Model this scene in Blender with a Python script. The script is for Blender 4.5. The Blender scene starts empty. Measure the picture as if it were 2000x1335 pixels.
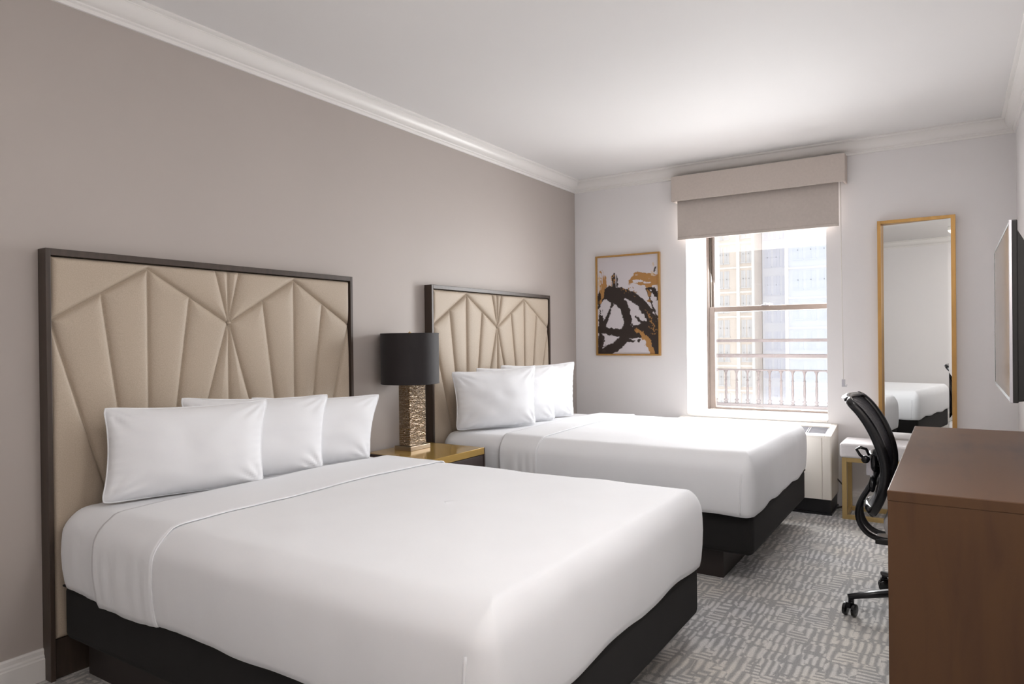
import bpy, math, random
import numpy as np
from mathutils import Vector, Matrix, noise
random.seed(7)
PI = math.pi
SC = bpy.context.scene
COL = SC.collection

# ------------------------------------------------------------------ dimensions
XR, D, YR, HC = 3.095, 5.336, -0.65, 2.548      # right wall, far wall, rear wall, ceiling

# ------------------------------------------------------------------ materials
def s2l(c):
    return tuple((v/12.92 if v <= .04045 else ((v+.055)/1.055)**2.4) for v in c)
def rgb(r, g, b): return s2l((r/255., g/255., b/255.))

def new_mat(name):
    m = bpy.data.materials.new(name); m.use_nodes = True
    nt = m.node_tree; b = nt.nodes['Principled BSDF']
    return m, nt, b
def setc(b, col, rough=.6, metal=0., spec=None, sheen=0.):
    b.inputs['Base Color'].default_value = (*col, 1)
    b.inputs['Roughness'].default_value = rough
    b.inputs['Metallic'].default_value = metal
    if spec is not None: b.inputs['Specular IOR Level'].default_value = spec
    if sheen: b.inputs['Sheen Weight'].default_value = sheen
def N(nt, typ, **kw):
    n = nt.nodes.new(typ)
    for k, v in kw.items():
        if k in n.inputs: n.inputs[k].default_value = v
        else: setattr(n, k, v)
    return n
def texco(nt, scale=(1, 1, 1), rot=(0, 0, 0)):
    t = nt.nodes.new('ShaderNodeTexCoord'); mp = nt.nodes.new('ShaderNodeMapping')
    mp.inputs['Scale'].default_value = scale; mp.inputs['Rotation'].default_value = rot
    nt.links.new(t.outputs['Object'], mp.inputs['Vector']); return mp.outputs['Vector']
def ramp(nt, fac, stops):
    r = nt.nodes.new('ShaderNodeValToRGB'); cr = r.color_ramp
    while len(cr.elements) < len(stops): cr.elements.new(.5)
    for e, (p, c) in zip(cr.elements, stops):
        e.position = p; e.color = (*c, 1)
    nt.links.new(fac, r.inputs['Fac']); return r.outputs['Color']
def bump(nt, b, h, strength=.2, dist=.01):
    bp = nt.nodes.new('ShaderNodeBump'); bp.inputs['Strength'].default_value = strength
    bp.inputs['Distance'].default_value = dist
    nt.links.new(h, bp.inputs['Height']); nt.links.new(bp.outputs['Normal'], b.inputs['Normal'])
def noise_mat(name, col, var=.04, scale=8, rough=.6, bstr=.0, bscale=200, bdist=.001, metal=0, spec=None, sheen=0, stretch=(1, 1, 1)):
    m, nt, b = new_mat(name); setc(b, col, rough, metal, spec, sheen)
    v = texco(nt, stretch)
    n = N(nt, 'ShaderNodeTexNoise', Scale=scale, Detail=4.)
    nt.links.new(v, n.inputs['Vector'])
    lo = tuple(max(0, c*(1-var)) for c in col); hi = tuple(min(1, c*(1+var)) for c in col)
    nt.links.new(ramp(nt, n.outputs['Fac'], [(.3, lo), (.7, hi)]), b.inputs['Base Color'])
    if bstr:
        n2 = N(nt, 'ShaderNodeTexNoise', Scale=bscale, Detail=2.); nt.links.new(v, n2.inputs['Vector'])
        bump(nt, b, n2.outputs['Fac'], bstr, bdist)
    return m

M = {}
M['wall_taupe'] = noise_mat('taupe_wall_paint', rgb(180, 171, 165), .015, 1.5, .55, .08, 350, .0006)
M['wall_light'] = noise_mat('pale_wall_paint', rgb(236, 233, 233), .012, 1.5, .6, .08, 350, .0006)
M['ceiling'] = noise_mat('ceiling_paint', rgb(232, 230, 229), .01, 1.2, .75, .05, 300, .0006)
M['trim'] = noise_mat('white_trim_paint', rgb(236, 233, 230), .01, 2, .35)
M['sheet'] = noise_mat('white_cotton_sheet', rgb(238, 239, 242), .01, 5, .85, .12, 9, .004, spec=.2, sheen=.15)
M['pillow'] = noise_mat('white_pillowcase', rgb(240, 241, 244), .01, 5, .85, .25, 13, .004, spec=.2, sheen=.15)
M['base'] = noise_mat('black_bed_base_fabric', rgb(24, 22, 22), .12, 12, .95, .3, 500, .001)
M['plinth'] = noise_mat('dark_plinth_laminate', rgb(46, 38, 36), .08, 8, .55)
M['dark_wood'] = noise_mat('espresso_wood', rgb(66, 54, 46), .18, 9, .42, .05, 60, .001, stretch=(6, 6, .7))
M['night_dark'] = noise_mat('dark_brown_lacquer', rgb(72, 60, 58), .08, 9, .45)
M['gold_top'] = noise_mat('gold_lacquer', rgb(196, 160, 88), .06, 7, .12, metal=.35)
M['gold'] = noise_mat('brushed_gold_metal', rgb(190, 148, 88), .08, 30, .38, metal=.6, stretch=(1, 1, .2))
M['gold_leg'] = noise_mat('pale_gold_metal', rgb(200, 172, 116), .06, 25, .4, metal=.45, stretch=(1, 1, .2))
M['champagne'] = noise_mat('champagne_metal', rgb(176, 162, 144), .05, 20, .3, metal=.85)
M['shade_black'] = noise_mat('black_lampshade_fabric', rgb(27, 20, 22), .08, 40, .7, .2, 700, .0006, sheen=.08)
M['shade_in'] = noise_mat('gold_lampshade_lining', rgb(150, 120, 80), .05, 10, .5)
M['blind'] = noise_mat('beige_blind_fabric', rgb(198, 188, 181), .03, 60, .85, .3, 600, .0008)
M['valance'] = noise_mat('beige_valance_fabric', rgb(204, 193, 185), .035, 60, .85, .35, 500, .001)
M['win_frame'] = noise_mat('taupe_window_aluminium', rgb(112, 100, 92), .05, 10, .45)
M['win_dark'] = noise_mat('dark_sash_channel', rgb(62, 54, 45), .05, 10, .5)
M['ptac'] = noise_mat('cream_enamel', rgb(236, 230, 221), .01, 4, .4)
M['ptac_grille'] = noise_mat('grey_grille_plastic', rgb(130, 128, 134), .03, 20, .5)
M['black_pl'] = noise_mat('black_plastic', rgb(26, 25, 28), .1, 10, .32)
M['black_gloss'] = noise_mat('glossy_black_plastic', rgb(18, 18, 21), .1, 10, .24)
M['silver'] = noise_mat('silver_plastic', rgb(196, 194, 200), .03, 10, .3, metal=.5)
M['seat'] = noise_mat('grey_seat_fabric', rgb(186, 182, 182), .12, 60, .9, .3, 500, .001)
M['bench'] = noise_mat('light_grey_bench_fabric', rgb(232, 229, 230), .03, 40, .85, .3, 450, .0008)
M['tv_back'] = noise_mat('black_television_casing', rgb(22, 20, 20), .08, 12, .45)
M['white_pl'] = noise_mat('white_plastic', rgb(228, 224, 218), .01, 5, .35)
M['stone'] = noise_mat('pale_balcony_stone', rgb(206, 200, 198), .05, 6, .8)
M['rail'] = noise_mat('weathered_pink_grey_railing', rgb(142, 133, 132), .05, 8, .7)
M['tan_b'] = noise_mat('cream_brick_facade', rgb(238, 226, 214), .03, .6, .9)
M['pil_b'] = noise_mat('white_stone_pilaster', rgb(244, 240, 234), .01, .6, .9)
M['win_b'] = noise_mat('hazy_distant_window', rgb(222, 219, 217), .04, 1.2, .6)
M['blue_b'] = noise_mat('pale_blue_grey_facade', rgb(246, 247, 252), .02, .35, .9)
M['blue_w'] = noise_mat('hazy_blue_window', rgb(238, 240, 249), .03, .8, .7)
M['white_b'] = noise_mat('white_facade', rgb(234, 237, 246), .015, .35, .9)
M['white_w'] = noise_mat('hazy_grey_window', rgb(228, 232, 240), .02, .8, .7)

def headboard_fabric():
    m, nt, b = new_mat('champagne_headboard_vinyl'); setc(b, rgb(186, 168, 148), .52, 0, .35)
    v = texco(nt)
    n = N(nt, 'ShaderNodeTexNoise', Scale=260., Detail=3.); nt.links.new(v, n.inputs['Vector'])
    nt.links.new(ramp(nt, n.outputs['Fac'], [(.3, rgb(176, 161, 143)), (.7, rgb(188, 173, 155))]), b.inputs['Base Color'])
    bump(nt, b, n.outputs['Fac'], .12, .0008)
    return m
M['hb'] = headboard_fabric()

def hammered():
    m, nt, b = new_mat('hammered_champagne_metal'); setc(b, rgb(186, 168, 146), .24, 1.)
    v = texco(nt, (1, 1, 2.6))
    n = N(nt, 'ShaderNodeTexNoise', Scale=38., Detail=3., Distortion=1.6); nt.links.new(v, n.inputs['Vector'])
    v2 = texco(nt, (.5, .5, 1))
    w = N(nt, 'ShaderNodeTexWave', Scale=34., Distortion=9., Detail=2.); w.bands_direction = 'Z'
    w.inputs['Detail Scale'].default_value = 1.6
    nt.links.new(v2, w.inputs['Vector'])
    mx = N(nt, 'ShaderNodeMath', operation='ADD'); nt.links.new(n.outputs['Fac'], mx.inputs[0]); nt.links.new(w.outputs['Fac'], mx.inputs[1])
    bump(nt, b, mx.outputs[0], 1., .006)
    return m
M['hammered'] = hammered()

def walnut():
    m, nt, b = new_mat('walnut_desk_laminate'); setc(b, rgb(98, 66, 48), .5, 0, .28)
    v = texco(nt, (9, 1.2, 1.2))
    n = N(nt, 'ShaderNodeTexNoise', Scale=2.2, Detail=6., Distortion=.6); nt.links.new(v, n.inputs['Vector'])
    v2 = texco(nt, (1.2, 1.2, .5)); n2 = N(nt, 'ShaderNodeTexNoise', Scale=3., Detail=2.); nt.links.new(v2, n2.inputs['Vector'])
    mx = N(nt, 'ShaderNodeMath', operation='ADD'); nt.links.new(n.outputs['Fac'], mx.inputs[0]); nt.links.new(n2.outputs['Fac'], mx.inputs[1])
    nt.links.new(ramp(nt, mx.outputs[0], [(.3, rgb(62, 42, 31)), (.7, rgb(84, 58, 41)), (1., rgb(94, 66, 44))]), b.inputs['Base Color'])
    bump(nt, b, n.outputs['Fac'], .05, .001)
    return m
M['walnut'] = walnut()

def carpet():
    m, nt, b = new_mat('grey_patterned_carpet'); setc(b, (.3, .3, .3), .95, 0, .1, .2)
    L = nt.links.new
    def math_(op, a, c=None, d=None):
        n = nt.nodes.new('ShaderNodeMath'); n.operation = op
        for i, q in enumerate((a, c, d)):
            if q is None: continue
            if isinstance(q, (int, float)): n.inputs[i].default_value = q
            else: L(q, n.inputs[i])
        return n.outputs[0]
    co = texco(nt)
    wn = N(nt, 'ShaderNodeTexNoise', Scale=9., Detail=1.); L(co, wn.inputs['Vector'])
    sub = N(nt, 'ShaderNodeVectorMath', operation='SUBTRACT'); L(wn.outputs['Color'], sub.inputs[0]); sub.inputs[1].default_value = (.5, .5, .5)
    sc = N(nt, 'ShaderNodeVectorMath', operation='SCALE'); L(sub.outputs[0], sc.inputs[0]); sc.inputs['Scale'].default_value = .014
    ad = N(nt, 'ShaderNodeVectorMath', operation='ADD'); L(co, ad.inputs[0]); L(sc.outputs[0], ad.inputs[1])
    # cells, longer along the room than across it
    mp = nt.nodes.new('ShaderNodeMapping'); mp.inputs['Scale'].default_value = (1.25, .72, 1); L(ad.outputs[0], mp.inputs['Vector'])
    vo = N(nt, 'ShaderNodeTexVoronoi', Scale=12.); vo.distance = 'CHEBYCHEV'; vo.voronoi_dimensions = '2D'; vo.feature = 'F1'
    L(mp.outputs[0], vo.inputs['Vector'])
    sr = nt.nodes.new('ShaderNodeSeparateColor'); L(vo.outputs['Color'], sr.inputs[0])
    sx = nt.nodes.new('ShaderNodeSeparateXYZ'); L(ad.outputs[0], sx.inputs[0])
    ori = math_('GREATER_THAN', sr.outputs[0], .27)
    inv = math_('SUBTRACT', 1., ori)
    c = math_('ADD', math_('MULTIPLY', sx.outputs[0], ori), math_('MULTIPLY', sx.outputs[1], inv))
    ph = math_('MULTIPLY', sr.outputs[1], 9.)
    st = math_('SINE', math_('ADD', math_('MULTIPLY', c, math_('ADD', 150., math_('MULTIPLY', sr.outputs[2], 110.))), ph))
    # breaks across the dashes
    c2 = math_('ADD', math_('MULTIPLY', sx.outputs[1], ori), math_('MULTIPLY', sx.outputs[0], inv))
    br = math_('SINE', math_('ADD', math_('MULTIPLY', c2, math_('ADD', 28., math_('MULTIPLY', sr.outputs[1], 50.))), math_('MULTIPLY', sr.outputs[2], 20.)))
    brm = math_('MULTIPLY', math_('GREATER_THAN', br, .9), 1.3)
    ng = N(nt, 'ShaderNodeTexNoise', Scale=11., Detail=2.); L(co, ng.inputs['Vector'])
    sv = math_('ADD', math_('SUBTRACT', st, brm), math_('MULTIPLY', math_('SUBTRACT', ng.outputs['Fac'], .5), 3.2))
    m1 = N(nt, 'ShaderNodeMapRange'); L(sv, m1.inputs[0]); m1.inputs[1].default_value = -.7; m1.inputs[2].default_value = .8
    zn = N(nt, 'ShaderNodeTexNoise', Scale=2.3, Detail=2.); L(co, zn.inputs['Vector'])
    fn = N(nt, 'ShaderNodeTexNoise', Scale=190., Detail=2.); L(co, fn.inputs['Vector'])
    dark = ramp(nt, zn.outputs['Fac'], [(.35, rgb(156, 156, 157)), (.65, rgb(166, 163, 160))])
    light = ramp(nt, zn.outputs['Fac'], [(.35, rgb(213, 212, 212)), (.65, rgb(217, 212, 204))])
    mx = N(nt, 'ShaderNodeMix', data_type='RGBA'); L(m1.outputs[0], mx.inputs[0]); L(dark, mx.inputs[6]); L(light, mx.inputs[7])
    sp = ramp(nt, fn.outputs['Fac'], [(.3, (.80, .80, .80)), (.7, (1.1, 1.1, 1.1))])
    mu = N(nt, 'ShaderNodeMix', data_type='RGBA'); mu.blend_type = 'MULTIPLY'; mu.inputs[0].default_value = 1.
    L(mx.outputs[2], mu.inputs[6]); L(sp, mu.inputs[7]); L(mu.outputs[2], b.inputs['Base Color'])
    hh = math_('ADD', math_('MULTIPLY', m1.outputs[0], .8), math_('MULTIPLY', fn.outputs['Fac'], .5))
    bump(nt, b, hh, .5, .004)
    return m
M['carpet'] = carpet()

def thin_glass():
    m = bpy.data.materials.new('window_glass'); m.use_nodes = True; nt = m.node_tree
    nt.nodes.clear()
    o = nt.nodes.new('ShaderNodeOutputMaterial'); t = nt.nodes.new('ShaderNodeBsdfTransparent'); g = nt.nodes.new('ShaderNodeBsdfGlossy')
    t.inputs[0].default_value = (.98, .985, .99, 1); g.inputs['Roughness'].default_value = .02
    mx = nt.nodes.new('ShaderNodeMixShader'); mx.inputs[0].default_value = .05
    nt.links.new(t.outputs[0], mx.inputs[1]); nt.links.new(g.outputs[0], mx.inputs[2]); nt.links.new(mx.outputs[0], o.inputs[0])
    return m
M['glass'] = thin_glass()
def mirror_mat():
    m, nt, b = new_mat('mirror_silver'); setc(b, (.86, .87, .86), .0, 1.); return m
M['mirror'] = mirror_mat()
def tv_screen():
    m, nt, b = new_mat('dark_glossy_screen'); setc(b, (.012, .012, .013), .12, 0, .9)
    b.inputs['Coat Weight'].default_value = .6; b.inputs['Coat Roughness'].default_value = .05; return m
M['screen'] = tv_screen()
def emit_mat(name, col, s):
    m, nt, b = new_mat(name); setc(b, (.9, .88, .84), .5)
    b.inputs['Emission Color'].default_value = (*col, 1); b.inputs['Emission Strength'].default_value = s; return m
M['fill_glow'] = emit_mat('ceiling_fill_glow', (1, .97, .95), 1.2)  # glow of the panels added overhead as fill
M['fill_glow_mid'] = emit_mat('bright_ceiling_fill_glow', (1, .98, .97), 11.5)
M['fill_glow_wall'] = emit_mat('wall_fill_glow', (1, .93, .86), 15.)  # glow of the fill light added on the right wall
def mesh_fabric():
    m, nt, b = new_mat('black_chair_mesh'); setc(b, rgb(44, 42, 48), .55)
    L = nt.links.new; co = texco(nt); sx = nt.nodes.new('ShaderNodeSeparateXYZ'); L(co, sx.inputs[0])
    def mm(op, a, c):
        n = nt.nodes.new('ShaderNodeMath'); n.operation = op
        for i, q in enumerate((a, c)):
            if isinstance(q, (int, float)): n.inputs[i].default_value = q
            else: L(q, n.inputs[i])
        return n.outputs[0]
    a = mm('SINE', mm('MULTIPLY', mm('ADD', sx.outputs[1], sx.outputs[2]), 2*PI/.011), 0)
    c = mm('SINE', mm('MULTIPLY', mm('SUBTRACT', sx.outputs[1], sx.outputs[2]), 2*PI/.011), 0)
    al = mm('SUBTRACT', 1., mm('MULTIPLY', mm('GREATER_THAN', mm('MULTIPLY', a, c), .35), .85))
    L(al, b.inputs['Alpha']); return m
M['mesh'] = mesh_fabric()
def art_mat():
    m, nt, b = new_mat('painted_canvas_print'); setc(b, (.6, .6, .6), .45)
    a = nt.nodes.new('ShaderNodeVertexColor'); a.layer_name = 'paint'
    nt.links.new(a.outputs['Color'], b.inputs['Base Color']); return m
M['art'] = art_mat()

# ------------------------------------------------------------------ mesh helpers
class MB:
    def __init__(s): s.v = []; s.f = []; s.mi = []
    def add(s, vs, fs, mi=0):
        o = len(s.v); s.v += [tuple(p) for p in vs]; s.f += [tuple(i+o for i in f) for f in fs]; s.mi += [mi]*len(fs)
    def box(s, x0, x1, y0, y1, z0, z1, mi=0):
        s.add([(x0,y0,z0),(x1,y0,z0),(x1,y1,z0),(x0,y1,z0),(x0,y0,z1),(x1,y0,z1),(x1,y1,z1),(x0,y1,z1)],
              [(0,3,2,1),(4,5,6,7),(0,1,5,4),(1,2,6,5),(2,3,7,6),(3,0,4,7)], mi)
    def prism(s, poly, z0, z1, mi=0):
        n = len(poly)
        s.add([(x,y,z0) for x,y in poly]+[(x,y,z1) for x,y in poly],
              [tuple(range(n))[::-1], tuple(range(n,2*n))]+[(i,(i+1)%n,(i+1)%n+n,i+n) for i in range(n)], mi)
    def grid(s, P, closed_u=False, closed_v=False, mi=0):
        nu, nv = len(P), len(P[0]); vs = [p for r in P for p in r]; fs = []
        for i in range(nu if closed_u else nu-1):
            for j in range(nv if closed_v else nv-1):
                i2, j2 = (i+1) % nu, (j+1) % nv
                fs.append((i*nv+j, i2*nv+j, i2*nv+j2, i*nv+j2))
        s.add(vs, fs, mi)
    def sweep(s, path, ra, rb=None, n=10, up=(0,1,0), cap=True, mi=0, power=1.):
        """tube along path with an elliptic / rounded-rectangular section: rb along 'up', ra across"""
        path = [Vector(p) for p in path]; m = len(path); up = Vector(up); rings = []
        ras = ra if isinstance(ra, (list, tuple)) else [ra]*m
        rb = ras if rb is None else rb
        rbs = rb if isinstance(rb, (list, tuple)) else [rb]*m
        for i, p in enumerate(path):
            t = (path[min(i+1,m-1)]-path[max(i-1,0)]).normalized()
            u = up-t*up.dot(t)
            if u.length < 1e-4: u = Vector((1,0,0))-t*t.x
            u.normalize(); w = t.cross(u)
            r = []
            for k in range(n):
                a = 2*PI*k/n; c, q = math.cos(a), math.sin(a)
                c = math.copysign(abs(c)**power, c); q = math.copysign(abs(q)**power, q)
                r.append(p+w*c*ras[i]+u*q*rbs[i])
            rings.append(r)
        o = len(s.v); s.grid(rings, closed_v=True, mi=mi)
        if cap:
            s.f.append(tuple(o+k for k in range(n))); s.mi.append(mi)
            s.f.append(tuple(o+(m-1)*n+k for k in range(n))[::-1]); s.mi.append(mi)
    def lathe(s, prof, c=(0,0,0), n=40, axis='Z', mi=0):
        rings = []
        for r, h in prof:
            ring = []
            for k in range(n):
                a = 2*PI*k/n
                if axis == 'Z': q = (c[0]+r*math.cos(a), c[1]+r*math.sin(a), c[2]+h)
                elif axis == 'X': q = (c[0]+h, c[1]+r*math.cos(a), c[2]+r*math.sin(a))
                else: q = (c[0]+r*math.cos(a), c[1]+h, c[2]+r*math.sin(a))
                ring.append(q)
            rings.append(ring)
        s.grid(rings, closed_v=True, mi=mi)

def children(o): return [c for c in bpy.data.objects if c.parent == o]
def build(name, mb, mat, parent=None, smooth=False, bevel=0., seg=2, solid=0., sub=0, weld=0., autos=None):
    me = bpy.data.meshes.new(name); me.from_pydata(mb.v, [], mb.f)
    mats = mat if isinstance(mat, (list, tuple)) else [mat]
    for mt in mats: me.materials.append(mt)
    if len(mats) > 1: me.polygons.foreach_set('material_index', mb.mi)
    me.validate()
    import bmesh
    bm = bmesh.new(); bm.from_mesh(me)
    if weld: bmesh.ops.remove_doubles(bm, verts=bm.verts, dist=weld)
    bmesh.ops.recalc_face_normals(bm, faces=bm.faces); bm.to_mesh(me); bm.free()
    if smooth or autos: me.polygons.foreach_set('use_smooth', [True]*len(me.polygons))
    o = bpy.data.objects.new(name, me); COL.objects.link(o)
    if autos:
        md = o.modifiers.new('split', 'EDGE_SPLIT'); md.split_angle = math.radians(autos)
    if bevel:
        md = o.modifiers.new('bevel', 'BEVEL'); md.width = bevel; md.segments = seg; md.limit_method = 'ANGLE'; md.angle_limit = math.radians(40)
        md.harden_normals = False
    if solid:
        md = o.modifiers.new('solid', 'SOLIDIFY'); md.thickness = solid; md.offset = 1.
    if sub:
        md = o.modifiers.new('sub', 'SUBSURF'); md.levels = sub; md.render_levels = sub
    if parent is not None:
        o.parent = parent; o.matrix_parent_inverse = Matrix.Translation(-Vector(parent_loc(parent)))
    return o
def parent_loc(p):
    return p.location if p.type == 'EMPTY' else Vector((0,0,0))   # meshes sit in world coordinates
def thing(name, loc, label, cat, group=None, kind=None):
    o = bpy.data.objects.new(name, None); COL.objects.link(o); o.location = loc; o.empty_display_size = .1
    if label: o['label'] = label
    if cat: o['category'] = cat
    if group: o['group'] = group
    if kind: o['kind'] = kind
    return o
def tag(o, label=None, cat=None, group=None, kind=None):
    if label: o['label'] = label
    if cat: o['category'] = cat
    if group: o['group'] = group
    if kind: o['kind'] = kind
    return o
def struct(name, mb, mat, **kw):
    return tag(build(name, mb, mat, **kw), kind='structure')
def bx(*a):
    m = MB(); m.box(*a); return m

# ------------------------------------------------------------------ the room
struct('floor', bx(-.12, XR+.12, YR-.12, D+.03, -.06, 0), M['carpet'])
struct('ceiling', bx(-.12, XR+.12, YR-.12, D+.44, HC, HC+.08), M['ceiling'])
struct('wall_left', bx(-.12, 0, YR-.12, D, 0, HC), M['wall_taupe'])
struct('wall_right', bx(XR, XR+.12, YR-.12, D, 0, HC), M['wall_light'])
struct('wall_rear', bx(0, XR, YR-.12, YR, 0, HC), M['wall_light'])
WZ0, WZ1 = .60, 2.25
xa, xb, xc, xd = .983, 2.0, 1.024, 2.012       # opening at the room side and at the sash
w = MB()
w.prism([(-.12, D), (xa, D), (xc, D+.42), (-.12, D+.42)], -.06, HC)
w.prism([(xb, D), (XR+.12, D), (XR+.12, D+.42), (xd, D+.42)], -.06, HC)
w.prism([(xa, D), (xb, D), (xd, D+.42), (xc, D+.42)], WZ1, HC)
w.prism([(xa, D), (xb, D), (xd, D+.42), (xc, D+.42)], -.06, WZ0-.02)
struct('wall_far', w, M['wall_light'])

# crown mouldings: profile (distance from wall, height)
CP = [(0, 2.452), (.010, 2.452), (.012, 2.458), (.012, 2.466), (.020, 2.470), (.022, 2.476)]
for k in range(9):
    a = k/8*PI/2; CP.append((.022+.040*math.sin(a)**1.2, 2.476+.052*(1-math.cos(a))))
CP += [(.064, 2.528), (.064, 2.533), (.073, 2.535), (.079, 2.540), (.079, HC)]
def crown(name, fn):
    m = MB(); A = [fn(d, 0, z) for d, z in CP]; B = [fn(d, 1, z) for d, z in CP]; m.grid([A, B])
    n = len(CP); A0, B0 = fn(0, 0, HC), fn(0, 1, HC)
    struct(name, m, M['trim'], autos=35)
crown('trim_1', lambda d, t, z: (d, (YR+d) if t == 0 else (D-d), z))
crown('trim_2', lambda d, t, z: (d if t == 0 else XR-d, D-d, z))
crown('trim_3', lambda d, t, z: (XR-d, (YR+d) if t == 0 else (D-d), z))
crown('trim_4', lambda d, t, z: (d if t == 0 else XR-d, YR+d, z))
# baseboards
BP = [(0, .112), (.006, .112), (.010, .106), (.010, .092), (.014, .086), (.014, .080), (.018, .076), (.018, 0)]
def baseb(name, fn, a, b):
    m = MB(); m.grid([[fn(d, a, z) for d, z in BP], [fn(d, b, z) for d, z in BP]])
    m.add([fn(d, a, z) for d, z in BP]+[fn(0, a, 0)], [tuple(range(len(BP)+1))])
    m.add([fn(d, b, z) for d, z in BP]+[fn(0, b, 0)], [tuple(range(len(BP)+1))])
    struct(name, m, M['trim'])
baseb('baseboard_left', lambda d, t, z: (d, t, z), YR, D-.02)
baseb('baseboard_far', lambda d, t, z: (t, D-d, z), .02, .90)
baseb('baseboard_far_right', lambda d, t, z: (t, D-d, z), 2.09, XR-.02)
baseb('baseboard_right', lambda d, t, z: (XR-d, t, z), YR, D-.02)
baseb('baseboard_rear', lambda d, t, z: (t, YR+d, z), .02, XR-.02)

# ------------------------------------------------------------------ the window
win = thing('window_1', (1.5, D+.42, WZ0), None, None, kind='structure')
fr = MB(); Y0, Y1 = D+.40, D+.50
fr.box(xc-.03, xc+.016, Y0, Y1, WZ0-.02, WZ1+.02); fr.box(xd-.016, xd+.03, Y0, Y1, WZ0-.02, WZ1+.02)
fr.box(xc, xd, Y0, Y1, WZ1-.02, WZ1+.03)
build('window_frame', fr, M['win_frame'], win, bevel=.003)
ch = MB(); ch.box(xc+.017, xc+.028, Y0+.02, Y0+.05, 1.447, WZ1-.02); ch.box(xd-.028, xd-.017, Y0+.02, Y0+.05, 1.447, WZ1-.02)
build('sash_channel', ch, M['win_dark'], win)
def sash(nm, y, z0, z1, top, bot, sw=.046):
    f = MB(); a, b = xc+.016, xd-.016
    f.box(a, a+sw, y, y+.03, z0, z1); f.box(b-sw, b, y, y+.03, z0, z1)
    f.box(a+sw, b-sw, y, y+.03, z1-top, z1); f.box(a+sw, b-sw, y, y+.03, z0, z0+bot)
    o = build(nm, f, M['win_frame'], win, bevel=.003)
    g = build('pane', bx(a+sw, b-sw, y+.012, y+.016, z0+bot, z1-top), M['glass'], o)
    return o
sash('lower_sash', D+.405, WZ0+.004, 1.447, .042, .016)
sash('upper_sash', D+.450, 1.41, WZ1-.02, .03, .03, .03)
lk = MB(); lk.box(1.46, 1.52, D+.40, D+.43, 1.447, 1.455); lk.lathe([(0, 0), (.012, 0), (.012, .012), (0, .012)], (1.49, D+.415, 1.455), 16)
lk.box(1.486, 1.525, D+.408, D+.418, 1.458, 1.466)
build('sash_lock', lk, M['silver'], win, bevel=.001)
sl = MB(); sl.prism([(xa, D-.006), (xb, D-.006), (xd, D+.42), (xc, D+.42)], WZ0-.02, WZ0)
build('window_sill', sl, M['trim'], win, bevel=.004)

# valance
v = MB(); vx0, vx1, vy, vz0, vz1 = .906, 2.140, 5.216, 2.258, 2.450
v.box(vx0, vx1, vy, vy+.018, vz0, vz1); v.box(vx0, vx0+.018, vy+.018, D, vz0, vz1); v.box(vx1-.018, vx1, vy+.018, D, vz0, vz1)
v.box(vx0+.018, vx1-.018, vy+.018, D, vz1-.015, vz1)
tag(build('window_valance', v, M['valance'], bevel=.004), 'box valance covered in beige linen fabric above the window', 'valance')
# roller shade
rs = thing('roller_shade', (1.51, 5.28, 2.0), 'beige roller shade pulled partly down over the window, beaded cord at right', 'blind')
m = MB(); m.box(.936, 2.090, 5.276, 5.279, 1.966, 2.37)
build('shade_fabric', m, M['blind'], rs)
build('hem_bar', bx(.936, 2.090, 5.272, 5.283, 1.962, 1.984), M['blind'], rs, bevel=.003)
m = MB(); m.sweep([(.926, 5.29, 2.39), (2.10, 5.29, 2.39)], .022, n=20, up=(0,0,1)); m.box(.924, .93, 5.22, D, 2.36, 2.43); m.box(2.10, 2.106, 5.22, D, 2.36, 2.43)
build('roller_tube', m, M['blind'], rs, autos=40)
m = MB()
for yy in (5.262, 5.274):
    m.sweep([(2.104, yy, 2.38), (2.106, yy, 1.6), (2.112, yy, .885)], .0016, n=6)
pc = build('pull_cord', m, M['white_pl'], rs, smooth=True)
m = MB(); m.box(2.102, 2.122, 5.258, 5.278, .845, .895); m.sweep([(2.112, 5.268, .86), (2.130, 5.268, .845), (2.134, 5.268, .86)], .003, n=8)
build('cord_tensioner', m, M['silver'], pc, bevel=.004)

# ------------------------------------------------------------------ outside
ra = thing('balcony_railing', (1.4, 6.34, .52), 'weathered metal balcony railing with turned balusters outside the window', 'railing')
def rbox(nm, z0, z1, y0, y1): build(nm, bx(-.9, 3.7, y0, y1, z0, z1), M['rail'], ra, bevel=.006)
rbox('rail', 1.150, 1.176, 6.32, 6.36); rbox('rail', 1.012, 1.044, 6.31, 6.37); rbox('rail', .896, .908, 6.31, 6.37); rbox('rail', .575, .600, 6.31, 6.37)
prof = [(.0, .600), (.016, .600), (.016, .612), (.008, .618), (.019, .628), (.019, .634), (.009, .642), (.0115, .70), (.010, .77), (.0085, .800), (.015, .806), (.0085, .812), (.007, .85), (.010, .875), (.020, .893), (.020, .897), (0, .897)]
bm_ = MB(); bm_.lathe([(r, h) for r, h in prof], (0, 0, 0), 14)
b0 = build('baluster', bm_, M['rail'], ra, smooth=True)
for k in range(40):
    x = -.52+.0955*k
    o = b0 if k == 0 else b0.copy()
    if k: COL.objects.link(o)
    o.location = (x, 6.34, 0)
for sx_ in (-.88, 3.68):
    build('rail_post', bx(sx_-.03, sx_+.03, 6.31, 6.37, .52, 1.20), M['rail'], ra, bevel=.004)
tag(build('balcony_ledge', bx(-.95, 3.75, D+.421, 6.48, .40, .52), M['stone'], bevel=.01), 'pale stone balcony ledge below the railing outside the window', 'ledge')
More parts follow.
